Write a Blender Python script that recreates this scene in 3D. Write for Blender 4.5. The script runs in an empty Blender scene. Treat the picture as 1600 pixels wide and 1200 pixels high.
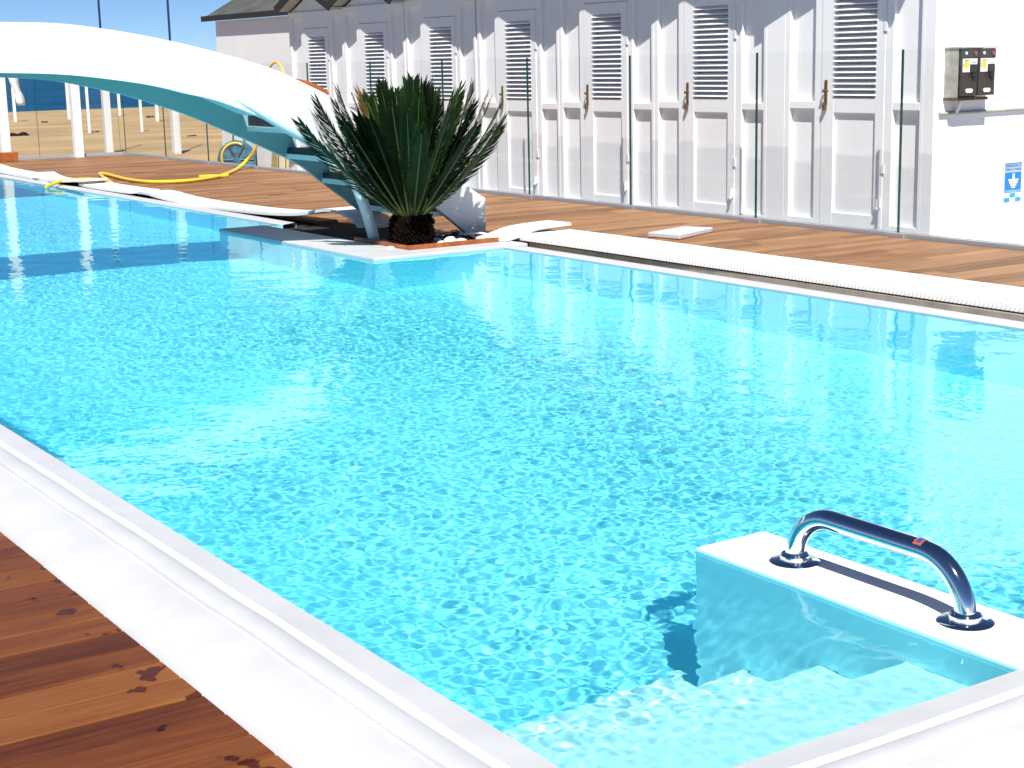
import bpy, bmesh, math, random
from mathutils import Vector, Matrix, noise
random.seed(7)
S = bpy.context.scene
COL = S.collection
PI = math.pi
R = math.radians

# ------------------------------------------------------------------ helpers
class MB:
    """collects shapes and links them as ONE mesh object"""
    def __init__(s):
        s.v = []; s.f = []; s.mi = []; s.att = []; s.cur = 0; s.a = 0.0
    def add(s, vs, fs):
        b = len(s.v); s.v += [tuple(p) for p in vs]
        for f in fs:
            s.f.append(tuple(i + b for i in f)); s.mi.append(s.cur); s.att.append(s.a)
        return s
    def box(s, x0, x1, y0, y1, z0, z1, M=None):
        vs = [Vector((x, y, z)) for z in (z0, z1) for y in (y0, y1) for x in (x0, x1)]
        if M: vs = [M @ p for p in vs]
        return s.add(vs, [(0, 2, 3, 1), (4, 5, 7, 6), (0, 1, 5, 4), (2, 6, 7, 3), (0, 4, 6, 2), (1, 3, 7, 5)])
    def tube(s, pts, r, n=12, closed=False, caps=True):
        pts = [Vector(p) for p in pts]; m = len(pts)
        rs = r if isinstance(r, (list, tuple)) else [r] * m
        rings = []; up = None
        for i, p in enumerate(pts):
            a = pts[i - 1] if i else (pts[-1] if closed else p)
            b = pts[i + 1] if i < m - 1 else (pts[0] if closed else p)
            t = (b - a).normalized()
            if up is None:
                up = Vector((0, 0, 1)) if abs(t.z) < .9 else Vector((1, 0, 0))
            sd = t.cross(up).normalized(); up = sd.cross(t).normalized()
            rings.append([p + (sd * math.cos(k * 2 * PI / n) + up * math.sin(k * 2 * PI / n)) * rs[i] for k in range(n)])
        vs = [q for rg in rings for q in rg]; fs = []
        for i in range(m if closed else m - 1):
            j = (i + 1) % m
            for k in range(n):
                l = (k + 1) % n
                fs.append((i * n + k, i * n + l, j * n + l, j * n + k))
        if caps and not closed:
            fs.append(tuple(range(n))[::-1]); fs.append(tuple((m - 1) * n + k for k in range(n)))
        return s.add(vs, fs)
    def lathe(s, prof, c=(0, 0, 0), n=24, M=None):
        vs = []
        for r, z in prof:
            for k in range(n):
                a = 2 * PI * k / n
                p = Vector((r * math.cos(a), r * math.sin(a), z))
                vs.append((M @ p if M else p) + Vector(c))
        fs = []
        for i in range(len(prof) - 1):
            for k in range(n):
                l = (k + 1) % n
                fs.append((i * n + k, i * n + l, (i + 1) * n + l, (i + 1) * n + k))
        fs.append(tuple(range(n))[::-1]); fs.append(tuple((len(prof) - 1) * n + k for k in range(n)))
        return s.add(vs, fs)
    def prism(s, poly, axis, a, b):
        """polygon in the two other axes, extruded along axis from a to b"""
        def P(u, v, w):
            return {'x': (w, u, v), 'y': (u, w, v), 'z': (u, v, w)}[axis]
        n = len(poly)
        vs = [P(u, v, a) for u, v in poly] + [P(u, v, b) for u, v in poly]
        fs = [tuple(range(n)), tuple(range(2 * n - 1, n - 1, -1))]
        for i in range(n):
            j = (i + 1) % n; fs.append((i, i + n, j + n, j))
        return s.add(vs, fs)
    def build(s, name, mats, parent=None, smooth=False, bevel=0, att=None, fix=True):
        m = bpy.data.meshes.new(name); m.from_pydata(s.v, [], s.f)
        if not isinstance(mats, (list, tuple)): mats = [mats]
        for k in mats: m.materials.append(k)
        m.polygons.foreach_set('material_index', s.mi)
        if att:
            at = m.attributes.new(att, 'FLOAT', 'FACE'); at.data.foreach_set('value', s.att)
        if fix:
            bm = bmesh.new(); bm.from_mesh(m); bmesh.ops.recalc_face_normals(bm, faces=bm.faces); bm.to_mesh(m); bm.free()
        o = bpy.data.objects.new(name, m); COL.objects.link(o)
        if parent: o.parent = parent
        if smooth:
            m.shade_smooth()
            if smooth != 'all': m.set_sharp_from_angle(angle=R(35))
        if bevel:
            b = o.modifiers.new('bevel', 'BEVEL'); b.width = bevel; b.segments = 2; b.limit_method = 'ANGLE'; b.angle_limit = R(40)
        return o

def tag(o, label=None, cat=None, group=None, kind=None):
    if label: o['label'] = label
    if cat: o['category'] = cat
    if group: o['group'] = group
    if kind: o['kind'] = kind
    return o
def thing(name, label, cat, loc=(0, 0, 0), rz=0, group=None):
    o = bpy.data.objects.new(name, None); COL.objects.link(o)
    o.location = loc; o.rotation_euler = (0, 0, rz); o.empty_display_size = .2
    return tag(o, label, cat, group)
def children(o): return [c for c in bpy.data.objects if c.parent == o]
def copy_tree(o, parent=None):
    c = o.copy(); COL.objects.link(c)
    if parent: c.parent = parent
    for ch in children(o): copy_tree(ch, c)
    return c

# ------------------------------------------------------------------ camera
CAMH = 1.55; F = 2480.0
CAM = Matrix(((0.82983, -0.52703, 0.18358, 0), (0.52703, 0.84821, 0.0527, 0), (0, 0, 0, CAMH), (0, 0, 0, 1)))
def setup_camera():
    A = Vector((-870 - 800, 128 - 600, F)).normalized()
    p2 = Vector((-800, 128 - .0224 * 870 - 600, F))
    n = A.cross(p2).normalized()
    if n.y > 0: n = -n
    X = A.cross(n)
    rows = [X, A, n]
    M = Matrix([[r.x, -r.y, -r.z, 0] for r in rows] + [[0, 0, 0, 1]])
    M.translation = (0, 0, CAMH)
    return M, rows
CAM, ROWS = setup_camera()
cam = bpy.data.cameras.new('camera'); cam.sensor_width = 36; cam.lens = F / 1600 * 36
cam.clip_start = .05; cam.clip_end = 9000
co = bpy.data.objects.new('camera', cam); co.matrix_world = CAM; COL.objects.link(co); S.camera = co
def ray(px, py):
    v = Vector((px - 800, py - 600, F)); return Vector([r.dot(v) for r in ROWS])
def G(px, py, z=0):
    d = ray(px, py); t = (z - CAMH) / d.z; return Vector((d.x * t, d.y * t, z))
def ON(px, py, axis, val):
    d = ray(px, py); o = Vector((0, 0, CAMH)); t = (val - o[axis]) / d[axis]; return o + d * t

# ------------------------------------------------------------------ materials
def mat(name, col, rough=.5, metal=0, spec=.5, bump=None, var=0, vscale=3, coat=0):
    m = bpy.data.materials.new(name); m.use_nodes = True; nt = m.node_tree
    b = nt.nodes['Principled BSDF']
    b.inputs['Base Color'].default_value = (*col, 1); b.inputs['Roughness'].default_value = rough
    b.inputs['Metallic'].default_value = metal; b.inputs['Specular IOR Level'].default_value = spec
    if coat: b.inputs['Coat Weight'].default_value = coat
    if var or bump:
        tc = nt.nodes.new('ShaderNodeTexCoord')
    if var:
        n = nt.nodes.new('ShaderNodeTexNoise'); n.inputs['Scale'].default_value = vscale; n.inputs['Detail'].default_value = 6
        n.inputs['Roughness'].default_value = .6
        nt.links.new(tc.outputs['Object'], n.inputs['Vector'])
        r = nt.nodes.new('ShaderNodeValToRGB')
        r.color_ramp.elements[0].position = .35; r.color_ramp.elements[1].position = .68
        r.color_ramp.elements[0].color = (*[max(0, c * (1 - var)) for c in col], 1)
        r.color_ramp.elements[1].color = (*[min(.9, c * (1 + var * .5)) for c in col], 1)
        nt.links.new(n.outputs['Fac'], r.inputs['Fac']); nt.links.new(r.outputs['Color'], b.inputs['Base Color'])
    if bump:
        sc, st = bump
        n2 = nt.nodes.new('ShaderNodeTexNoise'); n2.inputs['Scale'].default_value = sc; n2.inputs['Detail'].default_value = 5
        nt.links.new(tc.outputs['Object'], n2.inputs['Vector'])
        bp = nt.nodes.new('ShaderNodeBump'); bp.inputs['Strength'].default_value = st; bp.inputs['Distance'].default_value = .01
        nt.links.new(n2.outputs['Fac'], bp.inputs['Height']); nt.links.new(bp.outputs['Normal'], b.inputs['Normal'])
    return m

def wood_mat(name, ramp, wet=False, rough=.5, gscale=1.0):
    m = bpy.data.materials.new(name); m.use_nodes = True; nt = m.node_tree; N = nt.nodes; L = nt.links
    b = N['Principled BSDF']; b.inputs['Roughness'].default_value = rough; b.inputs['Specular IOR Level'].default_value = .18
    at = N.new('ShaderNodeAttribute'); at.attribute_name = 'plank'
    tc = N.new('ShaderNodeTexCoord')
    # every plank slides its own stretch of grain under it
    off = N.new('ShaderNodeCombineXYZ')
    mu = N.new('ShaderNodeMath'); mu.operation = 'MULTIPLY'; mu.inputs[1].default_value = 37.0
    L.new(at.outputs['Fac'], mu.inputs[0]); L.new(mu.outputs[0], off.inputs[0]); L.new(mu.outputs[0], off.inputs[2])
    ad = N.new('ShaderNodeVectorMath'); ad.operation = 'ADD'; L.new(tc.outputs['Object'], ad.inputs[0]); L.new(off.outputs[0], ad.inputs[1])
    mp = N.new('ShaderNodeMapping'); mp.inputs['Scale'].default_value = (1.3 * gscale, 26 * gscale, 26 * gscale); L.new(ad.outputs[0], mp.inputs['Vector'])
    g = N.new('ShaderNodeTexNoise'); g.inputs['Scale'].default_value = 1.6; g.inputs['Detail'].default_value = 9; g.inputs['Roughness'].default_value = .68
    g.inputs['Distortion'].default_value = .6
    L.new(mp.outputs[0], g.inputs['Vector'])
    bl = N.new('ShaderNodeTexNoise'); bl.inputs['Scale'].default_value = 2.2; bl.inputs['Detail'].default_value = 4
    L.new(ad.outputs[0], bl.inputs['Vector'])
    # ramp position = plank tone + grain + blotches
    a1 = N.new('ShaderNodeMath'); a1.operation = 'MULTIPLY_ADD'; a1.inputs[1].default_value = .44; a1.inputs[2].default_value = -.20
    L.new(at.outputs['Fac'], a1.inputs[0])
    a2 = N.new('ShaderNodeMath'); a2.operation = 'MULTIPLY_ADD'; a2.inputs[1].default_value = .75
    L.new(g.outputs['Fac'], a2.inputs[0]); L.new(a1.outputs[0], a2.inputs[2])
    a3 = N.new('ShaderNodeMath'); a3.operation = 'MULTIPLY_ADD'; a3.inputs[1].default_value = .35
    L.new(bl.outputs['Fac'], a3.inputs[0]); L.new(a2.outputs[0], a3.inputs[2])
    cr = N.new('ShaderNodeValToRGB'); e = cr.color_ramp.elements
    while len(e) < len(ramp): e.new(.5)
    for i, (p, c) in enumerate(ramp): e[i].position = p; e[i].color = (*c, 1)
    L.new(a3.outputs[0], cr.inputs['Fac'])
    colout = cr.outputs['Color']
    if wet:   # damp splashes beside the pool edge
        sp = N.new('ShaderNodeSeparateXYZ'); L.new(tc.outputs['Object'], sp.inputs[0])
        mr = N.new('ShaderNodeMapRange'); mr.inputs['From Min'].default_value = .98; mr.inputs['From Max'].default_value = 1.34
        mr.inputs['To Min'].default_value = -.30; mr.inputs['To Max'].default_value = -.055
        L.new(sp.outputs[0], mr.inputs[0])
        wm = N.new('ShaderNodeMapping'); wm.inputs['Scale'].default_value = (8, 8, 1); L.new(tc.outputs['Object'], wm.inputs['Vector'])
        wn = N.new('ShaderNodeTexNoise'); wn.inputs['Scale'].default_value = 1; wn.inputs['Detail'].default_value = 3; L.new(wm.outputs[0], wn.inputs['Vector'])
        sm = N.new('ShaderNodeMath'); sm.operation = 'ADD'; L.new(wn.outputs['Fac'], sm.inputs[0]); L.new(mr.outputs[0], sm.inputs[1])
        st = N.new('ShaderNodeMapRange'); st.inputs['From Min'].default_value = .53; st.inputs['From Max'].default_value = .56
        L.new(sm.outputs[0], st.inputs[0])
        mx = N.new('ShaderNodeMix'); mx.data_type = 'RGBA'; mx.blend_type = 'MULTIPLY'
        L.new(st.outputs[0], mx.inputs['Factor']); L.new(colout, mx.inputs['A']); mx.inputs['B'].default_value = (.34, .25, .27, 1)
        colout = mx.outputs['Result']
        rr = N.new('ShaderNodeMapRange'); rr.inputs['To Min'].default_value = rough; rr.inputs['To Max'].default_value = .25
        L.new(st.outputs[0], rr.inputs[0]); L.new(rr.outputs[0], b.inputs['Roughness'])
    L.new(colout, b.inputs['Base Color'])
    bp = N.new('ShaderNodeBump'); bp.inputs['Strength'].default_value = .25; bp.inputs['Distance'].default_value = .004
    L.new(g.outputs['Fac'], bp.inputs['Height']); L.new(bp.outputs['Normal'], b.inputs['Normal'])
    return m

M_white = mat('white_paint', (.80, .80, .80), .45, var=.05, vscale=1.5, bump=(30, .05))
M_cabin = mat('cabin_white_paint', (.87, .865, .87), .5, var=.05, vscale=1.2, bump=(40, .08))
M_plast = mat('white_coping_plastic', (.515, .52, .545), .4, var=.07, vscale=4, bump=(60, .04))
M_grate = mat('white_grating_plastic', (.80, .80, .79), .4, var=.05, vscale=5)
M_shell = mat('white_bridge_shell', (.80, .81, .81), .35, var=.03, vscale=1)
M_string = mat('stringer_shade_teal', (.22, .41, .42), .4)  # teal base colour holds the stringer's shade and the pool's bounced light
M_tube = mat('tube_shade_teal', (.46, .58, .59), .4)  # shade under the panel put into the tube's grey-teal colour
M_tread = mat('dark_tread', (.02, .02, .022), .6)
M_gutter = mat('grey_gutter', (.34, .31, .27), .6, var=.3, vscale=4)
M_gutter2 = mat('brown_gutter', (.16, .09, .055), .6, var=.5, vscale=4)
M_liner = mat('pool_liner', (.33, .84, .985), .5)
M_linerw = mat('pool_liner_pale', (.45, .88, .96), .5)
M_step = mat('white_pool_steps', (.72, .88, .91), .5)
M_steel = mat('polished_steel', (.78, .78, .79), .06, 1.0)
M_bronze = mat('bronze', (.17, .105, .045), .45, .6)
M_galv = mat('galvanised_steel', (.60, .62, .60), .4, .5)
M_galv2 = mat('faded_white_paint', (.60, .61, .62), .6)
M_slat = mat('slat_white', (.86, .86, .88), .5)
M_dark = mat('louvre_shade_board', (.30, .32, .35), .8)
M_roof = mat('grey_green_roof_sheet', (.075, .08, .07), .8, var=.35, vscale=3)
M_fascia = mat('dark_fascia', (.018, .018, .016), .6)
M_soffit = mat('pale_soffit', (.46, .45, .40), .7, var=.2, vscale=4)
M_hose = mat('yellow_hose', (.82, .52, .03), .35)
M_teak = mat('orange_teak', (.36, .10, .025), .45, var=.35, vscale=12)
M_soil = mat('dark_soil', (.018, .013, .010), .9, var=.5, vscale=20, bump=(30, 1))
M_stone = mat('white_stone', (.78, .77, .74), .6, var=.12, vscale=9, bump=(25, .2))
M_pave = mat('pale_pavement', (.46, .46, .45), .8, var=.12, vscale=2.5, bump=(40, .2))
M_alu = mat('aluminium_channel', (.50, .53, .57), .35, .5)
M_bolt = mat('dark_rubber', (.02, .02, .02), .6)
M_leafs = []
def leaf_mat(nm, c):
    m = mat(nm, c, .55, spec=.12, var=.35, vscale=6); b = m.node_tree.nodes['Principled BSDF']
    return m
M_leafs = [leaf_mat('cycad_leaf', (.012, .032, .006)), leaf_mat('cycad_leaf_dark', (.007, .016, .004)), leaf_mat('cycad_leaf_bright', (.028, .070, .010)), leaf_mat('cycad_leaf_dry', (.16, .09, .02))]
M_rachis = mat('leaf_rib', (.06, .085, .02), .5)
M_trunk = mat('cycad_trunk', (.013, .006, .004), .95, spec=.1, var=.6, vscale=18)
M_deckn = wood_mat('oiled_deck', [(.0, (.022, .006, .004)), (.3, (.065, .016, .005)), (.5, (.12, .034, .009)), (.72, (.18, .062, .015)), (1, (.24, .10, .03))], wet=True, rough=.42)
M_deckf = wood_mat('brown_deck', [(.0, (.075, .030, .012)), (.3, (.14, .064, .026)), (.5, (.215, .105, .044)), (.72, (.29, .15, .066)), (1, (.36, .21, .105))], rough=.5)  # plain brown wood, paler than the oiled boards

def sand_mat():
    m = mat('beach_sand', (.37, .255, .125), .95, var=.3, vscale=.35, bump=(2.2, .9))
    return m
M_sand = sand_mat()
def sea_mat():
    m = mat('sea_surface', (.006, .068, .155), .6, bump=(.5, .5), spec=.06, var=.4, vscale=.05)
    return m
M_sea = sea_mat()

def glass_mat(name, tint, refl=1.0):
    m = bpy.data.materials.new(name); m.use_nodes = True; nt = m.node_tree; nt.nodes.clear()
    o = nt.nodes.new('ShaderNodeOutputMaterial'); mx = nt.nodes.new('ShaderNodeMixShader')
    t = nt.nodes.new('ShaderNodeBsdfTransparent'); t.inputs['Color'].default_value = (*tint, 1)
    g = nt.nodes.new('ShaderNodeBsdfGlossy'); g.inputs['Roughness'].default_value = .0
    # Schlick reflectance on the outer faces only, so the slab never turns into a mirror from inside
    ge = nt.nodes.new('ShaderNodeNewGeometry'); dt = nt.nodes.new('ShaderNodeVectorMath'); dt.operation = 'DOT_PRODUCT'
    nt.links.new(ge.outputs['Normal'], dt.inputs[0]); nt.links.new(ge.outputs['Incoming'], dt.inputs[1])
    ab = nt.nodes.new('ShaderNodeMath'); ab.operation = 'ABSOLUTE'; nt.links.new(dt.outputs['Value'], ab.inputs[0])
    om = nt.nodes.new('ShaderNodeMath'); om.operation = 'SUBTRACT'; om.inputs[0].default_value = 1; nt.links.new(ab.outputs[0], om.inputs[1])
    pw = nt.nodes.new('ShaderNodeMath'); pw.operation = 'POWER'; pw.inputs[1].default_value = 5; nt.links.new(om.outputs[0], pw.inputs[0])
    sc = nt.nodes.new('ShaderNodeMath'); sc.operation = 'MULTIPLY_ADD'; sc.inputs[1].default_value = .94; sc.inputs[2].default_value = .035; nt.links.new(pw.outputs[0], sc.inputs[0])
    bf = nt.nodes.new('ShaderNodeMath'); bf.operation = 'SUBTRACT'; bf.inputs[0].default_value = 1; nt.links.new(ge.outputs['Backfacing'], bf.inputs[1])
    fr = nt.nodes.new('ShaderNodeMath'); fr.operation = 'MULTIPLY'; nt.links.new(sc.outputs[0], fr.inputs[0]); nt.links.new(bf.outputs[0], fr.inputs[1])
    nt.links.new(fr.outputs[0], mx.inputs[0]); nt.links.new(t.outputs[0], mx.inputs[1]); nt.links.new(g.outputs[0], mx.inputs[2])
    nt.links.new(mx.outputs[0], o.inputs[0]); return m
M_glass = glass_mat('clear_glass', (.985, .993, .993))
M_gedge = mat('green_glass_edge', (.006, .05, .035), .12)

def water_mat():
    m = bpy.data.materials.new('pool_water'); m.use_nodes = True; nt = m.node_tree; nt.nodes.clear()
    o = nt.nodes.new('ShaderNodeOutputMaterial'); g = nt.nodes.new('ShaderNodeBsdfGlass')
    g.inputs['IOR'].default_value = 1.33; g.inputs['Roughness'].default_value = 0
    g.inputs['Color'].default_value = (.73, .985, 1.0, 1)
    nt.links.new(g.outputs[0], o.inputs[0]); return m
M_water = water_mat()

# ------------------------------------------------------------------ light
AZ = R(29); EL = R(54.5)
sdir = Vector((-math.sin(AZ) * math.cos(EL), -math.cos(AZ) * math.cos(EL), math.sin(EL)))
sl = bpy.data.lights.new('sun', 'SUN'); sl.energy = 4.9; sl.angle = R(.5); sl.color = (1, .965, .90)
sl.cycles.is_caustics_light = True
so = bpy.data.objects.new('sun', sl); COL.objects.link(so); so.location = (0, 0, 20)
so.rotation_euler = sdir.to_track_quat('Z', 'Y').to_euler()
W = bpy.data.worlds.new('World'); S.world = W; W.use_nodes = True
bg = W.node_tree.nodes['Background']; sk = W.node_tree.nodes.new('ShaderNodeTexSky')
sk.sky_type = 'NISHITA'; sk.sun_disc = False; sk.sun_elevation = EL
sk.sun_rotation = math.atan2(sdir.x, sdir.y)
sk.air_density = .9; sk.dust_density = 0; sk.ozone_density = 8; sk.altitude = 5500
W.node_tree.links.new(sk.outputs[0], bg.inputs[0]); bg.inputs[1].default_value = .062
S.view_settings.view_transform = 'Standard'; S.view_settings.look = 'None'
S.view_settings.exposure = .70; S.view_settings.gamma = 1
S.render.engine = 'CYCLES'; S.cycles.use_denoising = True
S.cycles.max_bounces = 10; S.cycles.transparent_max_bounces = 24; S.cycles.transmission_bounces = 8
S.cycles.caustics_refractive = True; S.cycles.caustics_reflective = True
S.cycles.sample_clamp_indirect = 6

# ------------------------------------------------------------------ ground, sea, sand, decks
WX0, WX1, WXN, WXF, WY0, WYN, WYM, WY1 = 1.86, 7.18, 5.96, 6.62, 2.46, 11.04, 14.1, 25.6
def ground():
    mb = MB()   # sand: falls gently to the waterline
    ys = [-60, 0, 20, 29, 35, 45, 60, 80, 100, 125]
    def zz(d): return -.14 if d < 29 else -.14 - (d - 29) * .0085
    xs = [-300, -120, -60, -30, -15, 0, 15, 30, 60, 120, 300]
    for j in range(len(ys) - 1):
        for i in range(len(xs) - 1):
            mb.add([(xs[i], ys[j], zz(ys[j]) - (.0 if ys[j] > 28.5 else 1.6)), (xs[i + 1], ys[j], zz(ys[j]) - (.0 if ys[j] > 28.5 else 1.6)),
                    (xs[i + 1], ys[j + 1], zz(ys[j + 1]) - (.0 if ys[j + 1] > 28.5 else 1.6)), (xs[i], ys[j + 1], zz(ys[j + 1]) - (.0 if ys[j + 1] > 28.5 else 1.6))], [(0, 1, 2, 3)])
    tag(mb.build('beach_sand', M_sand), kind='structure')
    mb = MB(); mb.add([(-7000, 62, -.60), (7000, 62, -.60), (7000, 8000, -.60), (-7000, 8000, -.60)], [(0, 1, 2, 3)])
    tag(mb.build('sea', M_sea), kind='structure')
    mb = MB(); mb.box(10.16, 30, -12, 22.0, -.5, -.10)
    tag(mb.build('pavement', M_pave), kind='structure')
    mb = MB(); mb.box(10.16, 40, 22.0, 28.9, -.7, -.27)
    tag(mb.build('sand_strip', M_sand), kind='structure')
ground()

def deck(name, rects, material, pitch=.143, seed=1):
    """boards run along X; each board has its own tone and staggered ends"""
    rnd = random.Random(seed); mb = MB()
    for (x0, x1, y0, y1) in rects:
        n0 = math.floor(y0 / pitch); n1 = math.ceil(y1 / pitch)
        for k in range(n0, n1):
            a = max(y0, k * pitch + .003); b = min(y1, (k + 1) * pitch - .003)
            if b - a < .01: continue
            rr = random.Random(seed * 1000 + k); x = x0 - rr.random() * 1.6
            while x < x1:
                e = x + rr.choice((1.5, 1.9, 2.3)); aa = max(x, x0); bb = min(e - .003, x1)
                t = rr.random(); dz = (rr.random() - .5) * .0025
                if bb - aa > .01:
                    mb.a = t
                    z = dz; c = .004
                    vs = [(aa, a, -.03), (bb, a, -.03), (bb, b, -.03), (aa, b, -.03),
                          (aa, a, z - c), (bb, a, z - c), (bb, b, z - c), (aa, b, z - c),
                          (aa, a + c, z), (bb, a + c, z), (bb, b - c, z), (aa, b - c, z)]
                    mb.add(vs, [(8, 9, 10, 11), (4, 5, 9, 8), (6, 7, 11, 10), (0, 1, 5, 4), (2, 3, 7, 6), (3, 0, 4, 8, 11, 7), (1, 2, 6, 10, 9, 5)])
                x = e
    o = mb.build(name, material, att='plank'); tag(o, kind='structure')
    mb = MB()
    for (x0, x1, y0, y1) in rects: mb.box(x0, x1, y0, y1, -.4, -.034)
    tag(mb.build(name + '_bed', M_soil), kind='structure')
deck('near_deck', [(-7, 1.392, -2, 27.9)], M_deckn, seed=3)
deck('far_deck', [(7.64, 10.02, -2, 11.3), (7.42, 10.02, 11.3, 14.3), (7.1, 10.02, 14.3, 27.9), (1.45, 7.1, 25.95, 27.9)], M_deckf, seed=5)

# ------------------------------------------------------------------ pool
def basin():
    D = -1.50
    poly = [(WX0, WY0), (WX1, WY0), (WX1, WYN), (WXN, WYN), (WXN, WYM), (WXF, WYM), (WXF, WY1), (WX0, WY1)]
    mb = MB()
    mb.add([(x, y, D) for x, y in poly], [tuple(range(8))])
    for i in range(8):
        (xa, ya), (xb, yb) = poly[i], poly[(i + 1) % 8]
        mb.add([(xa, ya, D), (xb, yb, D), (xb, yb, .008), (xa, ya, .008)], [(0, 1, 2, 3)])
    mb.add([(WX0 + .001, WY0, -.42), (WX0 + .12, WY0, -.82), (WX0 + .45, WY0, -1.22), (WX0 + 1.05, WY0, D + .003),
            (WX0 + .001, WY1, -.42), (WX0 + .12, WY1, -.82), (WX0 + .45, WY1, -1.22), (WX0 + 1.05, WY1, D + .003)], [(0, 1, 5, 4), (1, 2, 6, 5), (2, 3, 7, 6)])  # sloped cove added to brighten the shadow band along the near wall
    o = mb.build('pool_basin', M_liner); tag(o, kind='structure'); o.cycles.is_caustics_receiver = True
    mb = MB()   # submerged stairs beside the block, climbing towards the near end
    st = [(2.84, -.23), (3.17, -.53), (3.50, -.83), (3.83, -1.13)]
    prof = [(WY0 + .002, D + .002)]
    prof += [(WY0 + .002, st[0][1])]
    for i, (y, z) in enumerate(st):
        prof.append((y, z)); prof.append((y, st[i + 1][1] if i + 1 < len(st) else D + .002))
    mb.prism(prof, 'x', WX0 + .002, 3.128)
    o = mb.build('pool_stairs', M_step); tag(o, kind='structure'); o.cycles.is_caustics_receiver = True
    return poly
POLY = basin()

def water():
    mb_v = []; fs = []
    xs = []; x = WX0 - .004
    n = 520; xs = [WX0 - .004 + (WX1 + .008 - WX0) * i / n for i in range(n + 1)]
    # snap grid lines to the nook edges
    for t in (WXN + .002, WXF + .004):
        k = min(range(len(xs)), key=lambda i: abs(xs[i] - t)); xs[k] = t
    ys = []; y = WY0 - .004
    while y < WY1:
        ys.append(y); y += .0102 if y < 7.5 else .0102 + (y - 7.5) * .0022
    ys.append(WY1)
    for t in (WYN + .002, WYM - .002):
        k = min(range(len(ys)), key=lambda i: abs(ys[i] - t)); ys[k] = t
    nx, ny = len(xs), len(ys)
    nz = noise.noise
    for y in ys:
        for x in xs:
            a = .6 + .4 * nz(Vector((x * .5, y * .35, 9)))       # calmer and livelier patches
            c = min(1, max(0, (x - 4.6) / 2.4)); a *= 1 - .62 * c * c * (3 - 2 * c)   # sheltered water along the cabin side
            h = (.45 + .55 * a) * .0024 * nz(Vector((x * 4.2 + y * .8, y * 4.0, 0))) + a * (.00086 * nz(Vector((x * 19 + 3, y * 18, 4))) + .00052 * nz(Vector((x * 37, y * 34, 8))))
            mb_v.append((x, y, h))
    def inside(x, y):
        if y > WYN + .002 and y < WYM - .002 and x > WXN + .002: return False
        if y >= WYM - .002 and x > WXF + .004: return False
        return True
    for j in range(ny - 1):
        for i in range(nx - 1):
            if inside((xs[i] + xs[i + 1]) / 2, (ys[j] + ys[j + 1]) / 2):
                a = j * nx + i; fs.append((a, a + 1, a + nx + 1, a + nx))
    m = bpy.data.meshes.new('pool_water'); m.from_pydata(mb_v, [], fs); m.materials.append(M_water); m.shade_smooth()
    o = bpy.data.objects.new('pool_water', m); COL.objects.link(o); tag(o, kind='structure'); o.cycles.is_caustics_caster = True
water()

def sweep(path, prof, side=1):
    """profile (d outwards, z) swept along a plan path with mitred corners"""
    mb = MB(); P = [Vector((x, y)) for x, y in path]; n = len(P); rows = []
    for i, p in enumerate(P):
        d1 = (P[i] - P[i - 1]).normalized() if i else None
        d2 = (P[i + 1] - P[i]).normalized() if i < n - 1 else None
        n1 = Vector((d1.y, -d1.x)) * side if d1 else None
        n2 = Vector((d2.y, -d2.x)) * side if d2 else None
        if n1 and n2:
            m = n1 + n2; m = m / (m.length_squared / 2)
        else: m = n1 or n2
        rows.append([(p.x + m.x * d, p.y + m.y * d, z) for d, z in prof])
    k = len(prof); vs = [q for r in rows for q in r]; fs = []
    for i in range(n - 1):
        for j in range(k - 1): fs.append((i * k + j, i * k + j + 1, (i + 1) * k + j + 1, (i + 1) * k + j))
    mb.add(vs, fs); return mb
def subdivide(path, step=.25):
    out = []
    for (a, b) in zip(path[:-1], path[1:]):
        L = math.hypot(b[0] - a[0], b[1] - a[1]); n = max(1, int(L / step))
        for i in range(n): out.append((a[0] + (b[0] - a[0]) * i / n, a[1] + (b[1] - a[1]) * i / n))
    return out + [path[-1]]
# near edge and near end: sloped strip, fold, rounded ridge, broad curved band down to the boards
NEAR = [(0, -.05), (-.004, .010), (.03, .016), (.108, .032), (.116, .027), (.126, .022), (.138, .027), (.155, .042), (.175, .051), (.20, .055), (.228, .056), (.243, .051), (.248, .040), (.253, .040), (.262, .050), (.30, .051), (.335, .049), (.365, .044), (.395, .036), (.42, .026), (.445, .012), (.462, -.002), (.472, -.02), (.474, -.04)]
def near_coping():
    prof = NEAR
    path = subdivide([(WX0, 26.2), (WX0, WY0)], .22) 
    rnd = random.Random(2)
    full = [(WX0, 26.2), (WX0, WY0), (9.0, WY0)]
    mb = sweep(full, prof, 1)
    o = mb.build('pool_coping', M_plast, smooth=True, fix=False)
    # cut the long strips finer and let the grating ridge waver a little
    bm = bmesh.new(); bm.from_mesh(o.data)
    es = [e for e in bm.edges if e.calc_length() > 2]
    bmesh.ops.subdivide_edges(bm, edges=es, cuts=90)
    for v in bm.verts:
        d = WX0 - v.co.x if v.co.y > WY0 else WY0 - v.co.y
        if v.co.y < WY0 and v.co.x < WX0: d = max(WX0 - v.co.x, WY0 - v.co.y)
        if .1 < d < .27:
            v.co.z += .006 * noise.noise(Vector((v.co.x * 2.5, v.co.y * 2.5, 1)))
            v.co.x += .006 * noise.noise(Vector((v.co.x * 1.5, v.co.y * 1.5, 5)))
    bmesh.ops.recalc_face_normals(bm, faces=bm.faces)
    bm.to_mesh(o.data); bm.free(); o.data.shade_smooth()
    tag(o, kind='structure')
    mb = MB(); mb.box(1.4, 9, -2, 1.985, -.4, -.03); tag(mb.build('deck_end', M_plast), kind='structure')
near_coping()
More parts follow.
